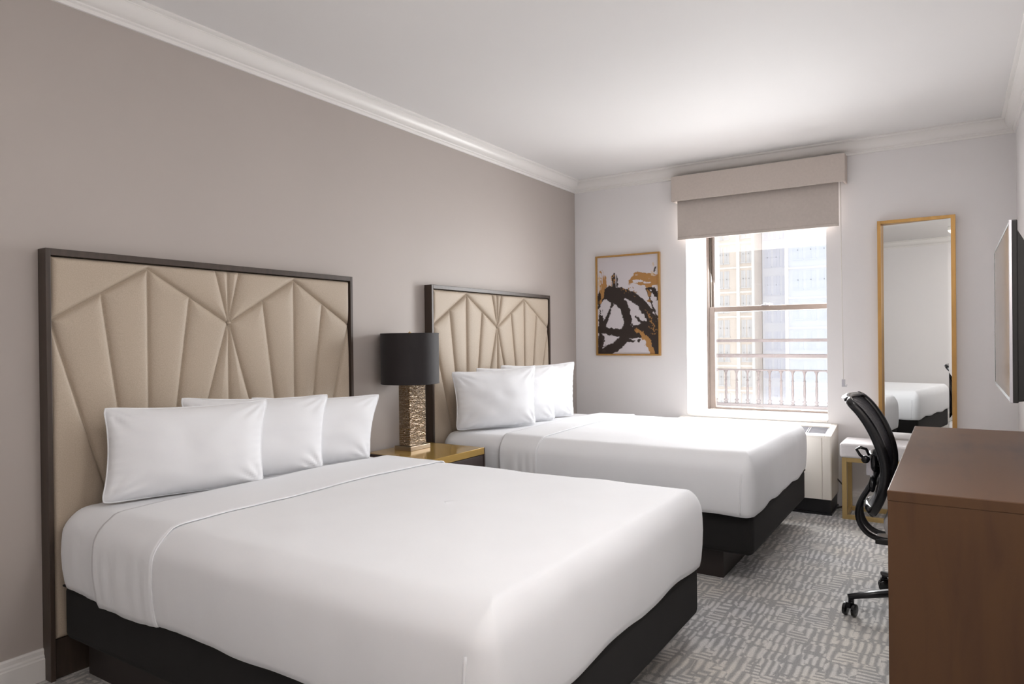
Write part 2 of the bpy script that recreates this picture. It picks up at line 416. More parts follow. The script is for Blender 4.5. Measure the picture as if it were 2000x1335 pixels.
# underside support of the outer wall so that the ledge grows out of the building
def tower(nm, label, x0, x1, y, z1, wallm, winm, cols, zt0, dz, h, pil=(), group=None, rows=9, depth=16):
    t = thing(nm, ((x0+x1)/2, y, -42), label, 'building', group)
    build('facade', bx(x0, x1, y, y+depth, -42, z1), wallm, t)
    pm = MB()
    for a, b in pil: build('pilaster', bx(a, b, y-.35, y, -42, z1), M['pil_b'], t)
    for r in range(rows):
        zt = zt0-dz*r
        build('string_course', bx(x0, x1, y-.18, y, zt+.28, zt+.50), M['pil_b'], t) if r % 1 == 0 and pil else None
        for (a, b) in cols:
            m = MB(); m.box(a, b, y-.06, y+.0, zt-h, zt)
            m.box(a-.08, b+.08, y-.16, y, zt-h-.16, zt-h); m.box((a+b)/2-.04, (a+b)/2+.04, y-.10, y, zt-h, zt); m.box(a, b, y-.10, y, zt-h*.5-.05, zt-h*.5+.05)
            build('window', m, winm, t)
    return t
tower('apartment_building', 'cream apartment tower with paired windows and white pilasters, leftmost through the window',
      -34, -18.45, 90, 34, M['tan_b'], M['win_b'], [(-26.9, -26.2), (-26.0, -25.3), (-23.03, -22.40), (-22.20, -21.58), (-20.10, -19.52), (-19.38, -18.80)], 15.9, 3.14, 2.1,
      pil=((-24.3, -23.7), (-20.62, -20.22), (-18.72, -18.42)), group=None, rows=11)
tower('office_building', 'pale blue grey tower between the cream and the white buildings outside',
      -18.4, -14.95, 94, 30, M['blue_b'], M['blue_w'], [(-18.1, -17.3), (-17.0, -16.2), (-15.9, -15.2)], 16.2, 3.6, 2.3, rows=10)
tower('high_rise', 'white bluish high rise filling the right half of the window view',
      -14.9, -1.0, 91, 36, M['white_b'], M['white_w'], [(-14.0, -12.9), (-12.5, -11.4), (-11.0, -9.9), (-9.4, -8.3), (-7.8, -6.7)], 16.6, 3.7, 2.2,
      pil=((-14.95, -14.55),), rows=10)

# ------------------------------------------------------------------ headboards
def seam_segments(H):
    """seams of the pleated panel: (s, d) with s from the middle, d down from the top"""
    L = []
    bot = H
    for c in (-.3625, .3625):
        L += [((c, .018), (c-.36, .232)), ((c, .018), (c+.36, .232)), ((c, .018), (c, bot))]
        for sg in (-1, 1):
            # short channels: start on the diagonal
            s0 = c+sg*.18; L.append(((s0, .125), (s0-sg*.135*(bot-.125), bot)))
            s1 = c+sg*.3575; L.append(((s1, .232), (s1-sg*.29*min(bot-.232, 1.0), .232+min(bot-.232, 1.0))))
    L += [((0, .232), (-.060, 0)), ((0, .232), (0, 0)), ((0, .232), (.060, 0)), ((0, .232), (0, bot))]
    return L
def headboard(yc, label):
    W, TOP = 1.479, 1.541
    t = thing('headboard', (0, yc, 0), label, 'headboard', 'channelled headboards behind the beds')
    y0, y1 = yc-W/2, yc+W/2
    f = MB(); fw = .017; dep = .060
    f.box(.002, dep, y0, y0+fw, 0, TOP); f.box(.002, dep, y1-fw, y1, 0, TOP)
    f.box(.002, dep, y0+fw, y1-fw, TOP-.024, TOP); f.box(.002, .03, y0+fw, y1-fw, .10, .14)
    build('frame', f, M['dark_wood'], t, bevel=.0015)
    build('lower_panel', bx(.004, .045, y0+fw, y1-fw, .0, .14), M['dark_wood'], t)
    # padded panel
    pw = W-2*fw; ztop = TOP-.024; H = ztop-.14
    nu, nv = 420, 360
    s = np.linspace(-pw/2, pw/2, nu); d = np.linspace(0, H, nv)
    S, Dd = np.meshgrid(s, d, indexing='ij'); dist = np.full(S.shape, 1e3)
    for (a, b) in seam_segments(H):
        ax, ay = a; bx_, by = b; vx, vy = bx_-ax, by-ay; L2 = vx*vx+vy*vy
        tt = np.clip(((S-ax)*vx+(Dd-ay)*vy)/L2, 0, 1)
        dist = np.minimum(dist, np.hypot(S-(ax+tt*vx), Dd-(ay+tt*vy)))
    edge = np.minimum(np.minimum(pw/2-np.abs(S), Dd), H-Dd)
    prof = .5*(1-np.exp(-dist/.0045))+.5*(1-np.exp(-dist/.022))
    e = 1-np.exp(-edge/.006)
    X = .032+.026*prof*e
    X = np.where(edge <= 1e-6, .018, X)
    V = np.stack([X, yc+S, ztop-Dd], -1).reshape(-1, 3)
    i, j = np.meshgrid(np.arange(nu-1), np.arange(nv-1), indexing='ij')
    F = np.stack([i*nv+j, i*nv+j+1, (i+1)*nv+j+1, (i+1)*nv+j], -1).reshape(-1, 4)
    me = bpy.data.meshes.new('padded_panel'); me.vertices.add(len(V)); me.vertices.foreach_set('co', V.ravel())
    me.loops.add(F.size); me.loops.foreach_set('vertex_index', F.ravel().astype(np.int32))
    me.polygons.add(len(F)); me.polygons.foreach_set('loop_start', np.arange(0, F.size, 4).astype(np.int32))
    me.polygons.foreach_set('loop_total', np.full(len(F), 4, np.int32)); me.update(calc_edges=True)
    me.polygons.foreach_set('use_smooth', [True]*len(me.polygons)); me.materials.append(M['hb'])
    o = bpy.data.objects.new('padded_panel', me); COL.objects.link(o); o.parent = t; o.matrix_parent_inverse = Matrix.Translation(-Vector((0, yc, 0)))
    bt = MB(); prof_ = [(0, .012)]+[(.009*math.sin(a), .012*math.cos(a)-.0) for a in (.4, .8, 1.2, 1.57)]
    bt.lathe([(r, h) for r, h in prof_], (.040, yc, ztop-.232), 20, 'X')
    build('tuft_button', bt, M['hb'], t, smooth=True)
    return t
headboard(1.904, 'beige channelled headboard in a dark frame behind the nearer bed')
headboard(4.044, 'beige channelled headboard in a dark frame behind the bed by the window')

# ------------------------------------------------------------------ beds
def fbm(x, y, z, s): return noise.noise(Vector((x*s, y*s, z*s)))
def shell(xs, x1, y0, y1, zt, zb, off=0., r=.095, rc=.05, seed=0, head_round=0., hem=.008, wr=None, foot=True, xe=None, dome=.008, n1=90, tuck=True):
    """cloth over a mattress.  rings run from the hem up the sides and in to the middle of the top."""
    m = MB(); W = y1-y0; h = zt-zb; rings = []
    prof = [(.045, zb+.004), (.010, zb-.002)] if tuck else []
    prof += [(.003, zb), (0., zb+.02), (0., zb+h*.25), (0., zb+h*.45)]
    z_s = zt-r*.85
    prof += [(0., max(z_s-.03, zb+h*.5))]
    for k in range(0, 9):
        a = k/8*PI/2; prof.append((r*(1-math.cos(a)), z_s+(zt-z_s)*math.sin(a)))
    for k in range(1, 15):
        q = k/14.; prof.append((r+(W/2+off-r)*q, zt+dome*math.sin(q*PI/2)))
    for o, z in prof:
        ya, yb, xf = y0+o-off, y1-o+off, x1-(o*.55 if o < r else o-.45*r)+off
        rr = max(rc+off-o, .004) if foot else 0
        pts = []
        if foot:
            for i in range(n1): pts.append((xs+(xf-rr-xs)*i/n1, ya))
            for k in range(10):
                a = k/9*PI/2; pts.append((xf-rr+rr*math.sin(a), ya+rr-rr*math.cos(a)))
            nf = 50
            for i in range(1, nf): pts.append((xf, ya+rr+(yb-ya-2*rr)*i/nf))
            for k in range(10):
                a = k/9*PI/2; pts.append((xf-rr+rr*math.cos(a), yb-rr+rr*math.sin(a)))
            for i in range(1, n1+1): pts.append((xf-rr+(xs-(xf-rr))*i/n1, yb))
        rings.append([(x, y, z+off*(1 if o > r*.6 else o/r)) for x, y in pts])
    out = []
    yc = (y0+y1)/2
    for (o, z0), ring in zip(prof, rings):
        nr = []
        for x, y, z in ring:
            # outward bulge of the side
            sidew = max(0., 1-o/.05) if o < .05 else 0.
            t = min(1., max(0., (z-zb)/max(h, .01)))
            bl = .014*math.sin(PI*min(1, t*1.05))*sidew
            ny = (-1 if y < yc else 1)*min(1., max(0., (abs(y-yc)-(W/2-o-.06))/.06))
            nx = min(1., max(0., (x-(x1-o*.55-.06))/.06))
            wv = .006*fbm(x+seed, y, z, 3.)+.003*fbm(x, y+seed, z*.6, 9.)
            if wr: wv += wr(x, y, z, t)*sidew
            X_, Y_, Z_ = x+nx*(bl*.5+wv*sidew), y+ny*(bl+wv*sidew), z
            if o > .04: Z_ += .006*fbm(x+seed*3, y, 0, 2.6)+.0018*fbm(x, y+seed, 0, 8.)
            if o < .02 and t < .15: Z_ += hem*fbm(x*1.3+seed, y*1.3, 0, 3.2)*2
            if head_round > 0:
                q = x-xs
                if q < head_round:
                    s = head_round-math.sqrt(max(0, head_round**2-(head_round-q)**2))
                    wgt = min(1., abs(Y_-yc)/(W/2)); Y_ += (s if Y_ < yc else -s)*wgt*.75
                    Z_ -= s*.25*max(0, t-.5)*2
            nr.append((X_, Y_, Z_))
        out.append(nr)
    m.grid(out)
    return m, out

def saddle(xa_, xb_, y0, y1, zt, zb, off, r, seed, nx_=26, wr=None):
    """a strip of cloth laid right across the bed and hanging down both sides"""
    W = y1-y0; yc = (y0+y1)/2; cs = []
    h = zt-zb; z_s = zt-r*.85
    half = [(.045, zb+.004), (.010, zb-.002), (.003, zb)]+[(0, zb+(z_s-zb)*k/10) for k in range(1, 10)]
    half += [(r*(1-math.cos(k/8*PI/2)), z_s+(zt-z_s)*math.sin(k/8*PI/2)) for k in range(9)]
    half += [(r+(W/2-r)*k/18, zt+.008*math.sin(k/18*PI/2)) for k in range(1, 19)]
    left = [(y0+o-off*(1 if o < r else 0), z+off*(1 if o > r*.6 else o/r), o) for o, z in half]
    right = [(2*yc-y, z, o) for y, z, o in left[::-1][1:]]
    cs = left+right; m = MB(); P = []
    for i in range(nx_+1):
        row = []
        for (y, z, o) in cs:
            q = i/nx_
            xl = xa_+.012*fbm(0, y+seed, z, 3.)+(.015*max(0, zt-z)/h if True else 0); xr_ = xb_+.004*fbm(5, y+seed, z, 2.)
            x = xl+(xr_-xl)*q
            side = max(0., 1-o/.05); sg = -1 if y < yc else 1
            t = (z-zb)/h
            bl = .014*math.sin(PI*min(1, max(0, t*1.05)))*side
            wv = .006*fbm(x+seed, y, z, 3.)*side+.003*fbm(x, y+seed, z*.6, 9.)*side
            if wr: wv += wr(x, y, z, t)*side
            Z = z+(.006*fbm(x+seed*3, y, 0, 2.6)+.0018*fbm(x, y+seed, 0, 8.) if o > .04 else 0)
            if o < .02 and t < .15: Z += .008*fbm(x*1.3+seed, y*1.3, 0, 3.2)*2
            row.append((x, y+sg*(bl+wv), Z))
        P.append(row)
    m.grid(P); return m

def bed(y0, y1, xf, zt, seed, lab_bed, lab_cover, fa, fb, near_seam=True, zb=.345):
    yc = (y0+y1)/2
    t = thing('bed', (1.0, yc, 0), lab_bed, 'bed')
    build('plinth', bx(.10, xf-.163, y0+.10, y1-.10, 0, .146), M['plinth'], t, bevel=.003)
    m = MB(); m.box(.075, xf-.002, y0+.028, y1-.028, .146, .350)
    bo = build('box_base', m, M['base'], t, bevel=.03, seg=4)
    m = MB(); m.box(.075, xf-.000, y0+.026, y1-.026, .335, .342)
    build('piping', m, M['base'], bo, bevel=.003)
    wrm = lambda x, y, z, tt: .0025*math.sin(x*95+2*math.sin(x*17))*max(0, 1-abs(tt-.35)*1.6)*(1 if x < .8 else max(0, 1-(x-.8)*5))
    m, rg = shell(.072, xf-.006, y0+.004, y1-.004, zt-.004, zb, 0., seed=seed, head_round=.10, wr=wrm)
    m.add([r[0] for r in rg]+[r[-1] for r in rg[::-1]], [tuple(range(2*len(rg)))])     # head end
    build('mattress', m, M['sheet'], t, smooth=True, weld=.0002)
    c = thing('bedspread', (1.2, yc, zt), lab_cover, 'bedspread')
    m, rg = shell(fa+.03, xf, y0, y1, zt, zb-.002, .004, seed=seed, wr=lambda x, y, z, tt: wrm(x, y, z, tt)*.8)
    build('top_sheet', m, M['sheet'], c, smooth=True, weld=.0002, solid=.0025)
    m = saddle(fa, fb, y0, y1, zt, zb-.004, .009, .095, seed, wr=wrm)
    build('folded_band', m, M['sheet'], c, smooth=True, solid=.0035)
    # rolled edge of the band
    P = [p for p in m.v[-(len(m.v)//27):]]
    mm = MB(); mm.sweep([(x+.001, y, z+.002) for x, y, z in P], .0030, n=8, up=(1, 0, 0)); build('rolled_hem', mm, M['sheet'], c, smooth=True)
    # mitred corner folds at the foot
    for sg, yy in ((-1, y0), (1, y1)):
        mm = MB(); pts = []
        for k in range(12):
            q = k/11; z = zb+.005+(zt-zb-.088)*q; x = xf-.052+.010*q; tq = (z-zb)/(zt-zb); y_ = yy+sg*.004
            wv = .006*fbm(x+seed, y_, z, 3.)+.003*fbm(x, y_+seed, z*.6, 9.)
            pts.append((x, y_+sg*(.0030+.014*math.sin(PI*min(1, tq*1.05))+wv), z))
        mm.sweep(pts, .004, .0028, n=8, up=(0, 1, 0)); build('corner_fold', mm, M['sheet'], c, smooth=True)
    return t
bed(1.172, 2.612, 1.940, .622, 3.1, 'full size bed on a black base, the nearer one',
    'white sheet tucked over the nearer bed with a folded band', .385, .725)
bed(3.345, 4.775, 1.950, .632, 8.4, 'full size bed on a black base, the one by the window',
    'white sheet tucked over the bed by the window with a folded band', .53, .785)

# ------------------------------------------------------------------ pillows
def pillow(c4, th, seed, label, group):
    BL, BR, TR, TL = [Vector(p) for p in c4]
    t = thing('pillow', ((BL+BR)/2), label, 'pillow', group)
    nrm = ((BR-BL).cross(TL-BL)).normalized()           # faces the room
    nu, nv = 56, 44; m = MB(); front = []; back = []
    for i in range(nu+1):
        u = -1+2*i/nu; fr_, bk_ = [], []
        for j in range(nv+1):
            v_ = -1+2*j/nv
            a, b = (u+1)/2, (v_+1)/2
            # sides pull in between the corners
            pu = 1-.075*(1-v_*v_)**.8; pv = 1-.105*(1-u*u)**.8
            a2, b2 = .5+(a-.5)*pu, .5+(b-.5)*pv
            b2 = b2 if v_ > 0 else .5+(b-.5)*(1-.03*(1-u*u))
            p = (BL*(1-a2)+BR*a2)*(1-b2)+(TL*(1-a2)+TR*a2)*b2
            cr_ = max(0., (abs(u)+abs(v_)-1.80)/.20); p = p+((BL+TR)/2-p)*.035*cr_*cr_
            e = max(0, (1-abs(u)**2.6))*max(0, (1-abs(v_)**2.6))
            hh = th*1.1*e**.55
            flat = 1.0
            wr = .007*fbm(u*2+seed, v_*2, 0, 1.3)*e**.3
            # wrinkles fanning from the corners
            cu, cv = 1-abs(u), 1-abs(v_); rad = math.hypot(cu, cv*.8)
            ang = math.atan2(cv, cu+1e-6)
            wr += .0045*math.sin(ang*13+seed)*math.exp(-((rad-.28)/.2)**2)
            wr += .0026*math.sin((u if abs(v_) > abs(u) else v_)*34+seed+2*fbm(u, v_, seed, 3))*math.exp(-(min(cu, cv)/.09)**1.4)*(1 if min(cu, cv) > .005 else 0)
            fr_.append(p+nrm*(hh+wr)); bk_.append(p-nrm*(hh*.8+wr*.5))
        front.append(fr_); back.append(bk_)
    m.grid(front); m.grid(back)
    o = build('cushion', m, M['pillow'], t, smooth=True, weld=.0004)
    # piped seam round the edge
    rim = [front[i][0] for i in range(0, nu+1)]+[front[nu][j] for j in range(1, nv+1)]+[front[i][nv] for i in range(nu-1, -1, -1)]+[front[0][j] for j in range(nv-1, 0, -1)]
    rim = rim+[rim[0]]; mm = MB(); mm.sweep(rim, .0032, n=8, up=nrm, cap=False); build('seam', mm, M['pillow'], t, smooth=True)
    return t
pillow([(.20, 1.27, .628), (.385, 1.82, .622), (.295, 1.915, .958), (.150, 1.305, .968)], .078, 1.3,
       'white pillow on the nearer bed, nearest to the camera', 'pillows on the nearer bed')
pillow([(.20, 1.60, .628), (.375, 2.145, .622), (.300, 2.250, .955), (.120, 1.620, .980)], .072, 4.1,
       'white pillow on the nearer bed, middle of its three', 'pillows on the nearer bed')
pillow([(.20, 1.92, .628), (.37, 2.44, .622), (.305, 2.585, .930), (.120, 1.950, .955)], .070, 6.7,
       'white pillow on the nearer bed, closest to the nightstand', 'pillows on the nearer bed')
pillow([(.17, 3.39, .640), (.440, 3.905, .636), (.395, 3.985, 1.026), (.150, 3.370, 1.004)], .078, 9.2,
       'white pillow on the bed by the window, closest to the table lamp', 'pillows on the bed by the window')
pillow([(.18, 3.63, .640), (.425, 4.195, .636), (.385, 4.260, 1.018), (.120, 3.669, 1.016)], .070, 11.8,
       'white pillow on the bed by the window, middle of its three', 'pillows on the bed by the window')
pillow([(.18, 3.93, .640), (.420, 4.480, .636), (.380, 4.580, 1.030), (.120, 3.959, 1.022)], .070, 14.9,
       'white pillow on the bed by the window, closest to the window', 'pillows on the bed by the window')

# ------------------------------------------------------------------ nightstand and lamp
ns = thing('nightstand', (.27, 2.98, 0), 'dark brown nightstand with glossy gold top between the two beds', 'nightstand')
X0, X1, A0, A1, T = .030, .500, 2.735, 3.230, .585
c = MB(); c.box(X0, X1, A0, A0+.012, 0, T-.002); c.box(X0, X1, A1-.012, A1, 0, T-.002); c.box(X0, X0+.012, A0+.012, A1-.012, 0, T-.002)
c.box(X0+.012, X1-.02, A0+.012, A1-.012, .04, .06); c.box(X0+.012, X1-.03, A0+.012, A1-.012, 0, .04)
build('cabinet', c, M['night_dark'], ns, bevel=.001)
build('top', bx(X0+.012, X1+.002, A0+.012, A1-.012, T-.038, T), M['gold_top'], ns, bevel=.0015)
for z0, z1 in ((.30, .542), (.065, .295)):
    dr = build('drawer', bx(X0+.05, X1-.004, A0+.016, A1-.016, z0, z1), M['night_dark'], ns, bevel=.002)
    m = MB(); m.box(X1-.004, X1+.016, 2.90, 2.906, (z0+z1)/2-.004, (z0+z1)/2+.004); m.box(X1-.004, X1+.016, 3.06, 3.066, (z0+z1)/2-.004, (z0+z1)/2+.004); m.box(X1+.010, X1+.018, 2.89, 3.076, (z0+z1)/2-.005, (z0+z1)/2+.005)
    build('handle', m, M['gold'], dr)

lp = thing('table_lamp', (.175, 2.975, T), 'table lamp with black drum shade and hammered metal column on the nightstand', 'lamp')
lx, ly = .175, 2.985
m = MB(); m.box(lx-.065, lx+.055, ly-.085, ly+.085, T, T+.024); build('base', m, M['champagne'], lp, bevel=.002)
m = MB()
# dense faces so that the hammered relief has a body
m.box(lx-.045, lx+.035, ly-.068, ly+.070, T+.024, .950); build('column', m, M['hammered'], lp, bevel=.003)
m = MB(); m.lathe([(0, .95), (.010, .95), (.010, .985), (.016, .985), (.016, 1.03), (.004, 1.04), (.004, 1.228), (.009, 1.232), (.009, 1.242), (.0, 1.250)], (lx, ly-.02, 0), 20)
build('stem', m, M['gold_leg'], lp, autos=50)
R_ = .163; cx_, cy_ = lx, ly-.02
sh = MB(); sh.lathe([(R_, .958), (R_, 1.237), (R_-.003, 1.237), (R_-.003, .958), (R_, .958)], (cx_, cy_, 0), 72)
so = build('lamp_shade', sh, M['shade_black'], lp, autos=50)
tr = MB(); tr.lathe([(R_+.001, .956), (R_+.001, .964), (R_-.004, .964), (R_-.004, .956), (R_+.001, .956)], (cx_, cy_, 0), 72); tr.lathe([(R_+.001, 1.231), (R_+.001, 1.239), (R_-.004, 1.239), (R_-.004, 1.231), (R_+.001, 1.231)], (cx_, cy_, 0), 72)
build('shade_trim', tr, M['shade_black'], so, autos=50)
ln = MB(); ln.lathe([(R_-.004, .960), (R_-.004, 1.235)], (cx_, cy_, 0), 72); build('shade_lining', ln, M['shade_in'], so, smooth=True)
sp = MB()
for k in range(3):
    a = 2*PI*k/3+.4; sp.sweep([(cx_, cy_, 1.222), (cx_+(R_-.004)*math.cos(a), cy_+(R_-.004)*math.sin(a), 1.222)], .002, n=6, up=(0, 0, 1))
build('spider', sp, M['silver'], so)

# ------------------------------------------------------------------ framed artwork
at = thing('framed_artwork', (.487, D, 1.47), 'gold framed abstract print in black, gold and white brush strokes, left of the window', 'picture')
ax0, ax1, az0, az1 = .205, .771, 1.053, 1.890
m = MB(); fw = .014
m.box(ax0, ax0+fw, D-.030, D, az0, az1); m.box(ax1-fw, ax1, D-.030, D, az0, az1)
m.box(ax0+fw, ax1-fw, D-.030, D, az0, az0+fw); m.box(ax0+fw, ax1-fw, D-.030, D, az1-fw, az1)
build('frame', m, M['gold'], at, bevel=.0015)
def paint(parent):
    nu, nv = 220, 330
    x0, x1, z0, z1 = ax0+fw-.002, ax1-fw+.002, az0+fw-.002, az1-fw+.002
    U, V = np.meshgrid(np.linspace(0, 1, nu), np.linspace(0, 1, nv), indexing='ij')
    rng = np.random.RandomState(5)
    def vnoise(fx, fy, seed):
        r = np.random.RandomState(seed); G = r.rand(int(fx)+3, int(fy)+3)
        a, b = U*fx, V*fy; i, j = a.astype(int), b.astype(int); fa, fb = a-i, b-j
        fa, fb = fa*fa*(3-2*fa), fb*fb*(3-2*fb)
        return (G[i, j]*(1-fa)+G[i+1, j]*fa)*(1-fb)+(G[i, j+1]*(1-fa)+G[i+1, j+1]*fa)*fb
    rag = (vnoise(60, 90, 1)-.5)*.5+(vnoise(22, 34, 2)-.5)
    AS = 1.58                                    # height / width
    def uv(px, py):
        u = (px-218)/524.; t = 290-45*u; return u, (py-t)/(1115-t)
    def stroke(pts, widths):
        best = np.full(U.shape, 9.)
        P = [uv(*p) for p in pts]; W = widths if isinstance(widths, (list, tuple)) else [widths]*len(P)
        Wn = [w_/524. for w_ in W]
        for k in range(len(P)-1):
            (a, b), (c, d) = P[k], P[k+1]; vx, vy = c-a, (d-b)*AS
            t = np.clip(((U-a)*vx+(V-b)*AS*vy)/(vx*vx+vy*vy+1e-9), 0, 1)
            dd = np.hypot(U-(a+t*vx), (V-b)*AS-t*vy)-(Wn[k]*(1-t)+Wn[k+1]*t)/2
            best = np.minimum(best, dd)
        return best
    white = np.array(rgb(214, 208, 212)); dark = np.array(rgb(46, 36, 33)); gold = np.array(rgb(178, 130, 74)); cream = np.array(rgb(214, 190, 160))
    C = np.ones(U.shape+(3,))*white*(1+.03*(vnoise(5, 7, 9)[..., None]-.5))
    def lay(dist, col, ragged=.03, dry=0., seed=3, fx=70, fy=10):
        m_ = np.clip((-dist+rag*ragged)*120+.5, 0, 1)
        if dry: m_ = m_*np.clip((vnoise(fx, fy, seed)-dry)*5+.5, 0, 1)
        C[:] = C*(1-m_[..., None])+col*m_[..., None]
    lay(stroke([(262, 410), (275, 480), (270, 560)], [20, 56, 50]), gold, .06, .25, 11, 60, 12)
    lay(stroke([(235, 430), (240, 560), (228, 640)], [14, 30, 20]), cream, .06, .45, 12, 60, 12)
    lay(stroke([(370, 440), (365, 540)], [12, 70]), dark, .10, .3, 13, 70, 8)
    lay(stroke([(345, 450), (340, 540)], [8, 44]), gold, .10, .5, 14, 70, 8)
    # black sweeps
    lay(stroke([(228, 655), (270, 610), (330, 580), (420, 585), (510, 610), (590, 670), (650, 750), (700, 850), (715, 960), (715, 1110)], [60, 92, 100, 90, 74, 72, 80, 84, 90, 70]), dark)
    lay(stroke([(300, 610), (400, 640), (460, 720), (480, 810), (478, 900), (440, 990), (370, 1060), (250, 1105)], [80, 100, 70, 66, 84, 84, 80, 76]), dark)
    lay(stroke([(352, 670), (320, 760), (275, 860), (240, 900)], [22, 26, 40, 60]), dark)
    lay(stroke([(236, 690), (246, 820), (240, 960), (238, 1115)], [22, 44, 60, 40]), dark, .07)
    lay(stroke([(240, 900), (330, 925), (430, 935), (520, 930), (620, 905), (700, 950)], [70, 60, 66, 96, 120, 120]), dark)
    lay(stroke([(550, 800), (620, 850), (690, 900)], [6, 50, 60]), dark, .05)
    lay(stroke([(655, 560), (672, 650), (700, 730), (728, 800)], [30, 16, 16, 18]), dark, .03)
    lay(stroke([(640, 552), (700, 550), (735, 640)], [16, 34, 26]), dark, .06)
    lay(stroke([(480, 1002), (580, 996)], [16, 5]), dark, .05)
    lay(stroke([(715, 370), (708, 400)], [10, 4]), dark, .05)
    lay(stroke([(262, 960), (268, 1090)], [10, 14]), dark*1.6, .1, .4, 15, 40, 20)
    # gold
    lay(stroke([(500, 478), (560, 440), (620, 452), (742, 462)], [10, 56, 70, 66]), gold, .04, .12, 16, 14, 60)
    lay(stroke([(500, 502), (560, 505), (640, 500), (742, 500)], [12, 26, 60, 60]), gold, .06, .25, 17, 14, 60)
    lay(stroke([(700, 350), (694, 420)], [18, 14]), cream, .06, .45, 18, 60, 14)
    lay(stroke([(275, 520), (262, 600), (246, 670)], [40, 34, 18]), gold, .05, .2, 19, 60, 14)
    lay(stroke([(556, 905), (610, 945), (650, 1010), (672, 1080), (690, 1125)], [26, 40, 46, 44, 40]), gold, .05, .12, 20, 60, 20)
    lay(stroke([(420, 545), (500, 565), (560, 605)], [14, 22, 26]), gold*.8, .1, .55, 21, 40, 50)
    lay(stroke([(640, 740), (690, 860), (705, 920)], [16, 44, 30]), gold*.9, .1, .52, 22, 70, 70)
    lay(stroke([(655, 580), (668, 650)], [10, 6]), gold*.8, .08, .3, 23, 40, 30)
    X = x0+(x1-x0)*U; Z = z1-(z1-z0)*V
    Vv = np.stack([X, np.full(X.shape, D-.016), Z], -1).reshape(-1, 3)
    i, j = np.meshgrid(np.arange(nu-1), np.arange(nv-1), indexing='ij')
    F = np.stack([i*nv+j, i*nv+j+1, (i+1)*nv+j+1, (i+1)*nv+j], -1).reshape(-1, 4)
    n0 = len(Vv); back = np.array([(x0, D-.004, z0), (x1, D-.004, z0), (x1, D-.004, z1), (x0, D-.004, z1)])
    me = bpy.data.meshes.new('print'); me.from_pydata(np.vstack([Vv, back]).tolist(), [], F.tolist()+[[n0, n0+1, n0+2, n0+3]])
    ca = me.color_attributes.new('paint', 'FLOAT_COLOR', 'POINT')
    col = np.ones((len(Vv)+4, 4)); col[:len(Vv), :3] = np.clip(C, 0, 1).reshape(-1, 3); ca.data.foreach_set('color', col.ravel())
    me.materials.append(M['art']); me.update()
    o = bpy.data.objects.new('print', me); COL.objects.link(o); o.parent = parent; o.matrix_parent_inverse = Matrix.Translation(-Vector(parent.location))
paint(at)

# ------------------------------------------------------------------ wall mirror
mr = thing('wall_mirror', (2.55, D, 1.2), 'tall narrow mirror in a thin gold frame on the far wall above the bench', 'mirror')
mx0, mx1, mz0, mz1 = 2.325, 2.773, .445, 1.972
m = MB(); fw = .022
m.box(mx0, mx0+fw, D-.050, D, mz0, mz1); m.box(mx1-fw-.004, mx1, D-.050, D, mz0, mz1); m.box(mx0+fw, mx1-fw, D-.050, D, mz1-fw, mz1); m.box(mx0+fw, mx1-fw, D-.050, D, mz0, mz0+fw)
build('frame', m, M['gold'], mr, bevel=.0015)
# bevelled mirror plate
m = MB(); a0, a1, b0_, b1_ = mx0+fw-.002, mx1-fw-.002, mz0+fw-.002, mz1-fw+.002; yb_, yf_, bw = D-.0100, D-.0106, .018
q = [(a0, b0_), (a1, b0_), (a1, b1_), (a0, b1_)]; q2 = [(a0+bw, b0_+bw), (a1-bw, b0_+bw), (a1-bw, b1_-bw), (a0+bw, b1_-bw)]
tl = lambda x: -(x-a0)*.092   # the plate sits a little askew in the frame
m.add([(x, yb_+tl(x), z) for x, z in q]+[(x, yf_+tl(x), z) for x, z in q2], [(4, 5, 6, 7)]+[(i, (i+1) % 4, (i+1) % 4+4, i+4) for i in range(4)])
m.box(a0, a1, D-.006, D-.003, b0_, b1_)
build('mirror_glass', m, M['mirror'], mr)

# ------------------------------------------------------------------ window air conditioner
ac = thing('air_conditioner', (1.495, 5.17, 0), 'cream wall air conditioner cabinet on a black base under the window', 'air conditioner')
c0, c1, fy, zf, zbk, z0 = .925, 2.068, 5.00, .530, .578, .103
def acp(x0, x1, y0, y1, inset=0):   # wedge with the sloping top
    def zt(y): return zf+(zbk-zf)*(y-fy)/(D-fy)
    return [(x0,y0,z0),(x1,y0,z0),(x1,y1,z0),(x0,y1,z0),(x0,y0,zt(y0)-inset),(x1,y0,zt(y0)-inset),(x1,y1,zt(y1)-inset),(x0,y1,zt(y1)-inset)]
FB = [(0,3,2,1),(4,5,6,7),(0,1,5,4),(1,2,6,5),(2,3,7,6),(3,0,4,7)]
m = MB(); m.add(acp(c0, c0+.04, fy, D), FB); m.add(acp(c1-.04, c1, fy, D), FB)
m.add(acp(c0+.04, c1-.04, fy, fy+.055), FB); m.add(acp(c0+.04, c1-.04, D-.09, D), FB); m.add(acp(c0+.04, c1-.04, fy+.055, D-.09, .03), FB)
build('cabinet', m, M['ptac'], ac, bevel=.004)
m = MB(); ys0, ys1 = fy+.055, D-.09; zt = lambda y: zf+(zbk-zf)*(y-fy)/(D-fy)
xs_ = [c0+.043, 1.30, 1.62, 1.90, c1-.043]
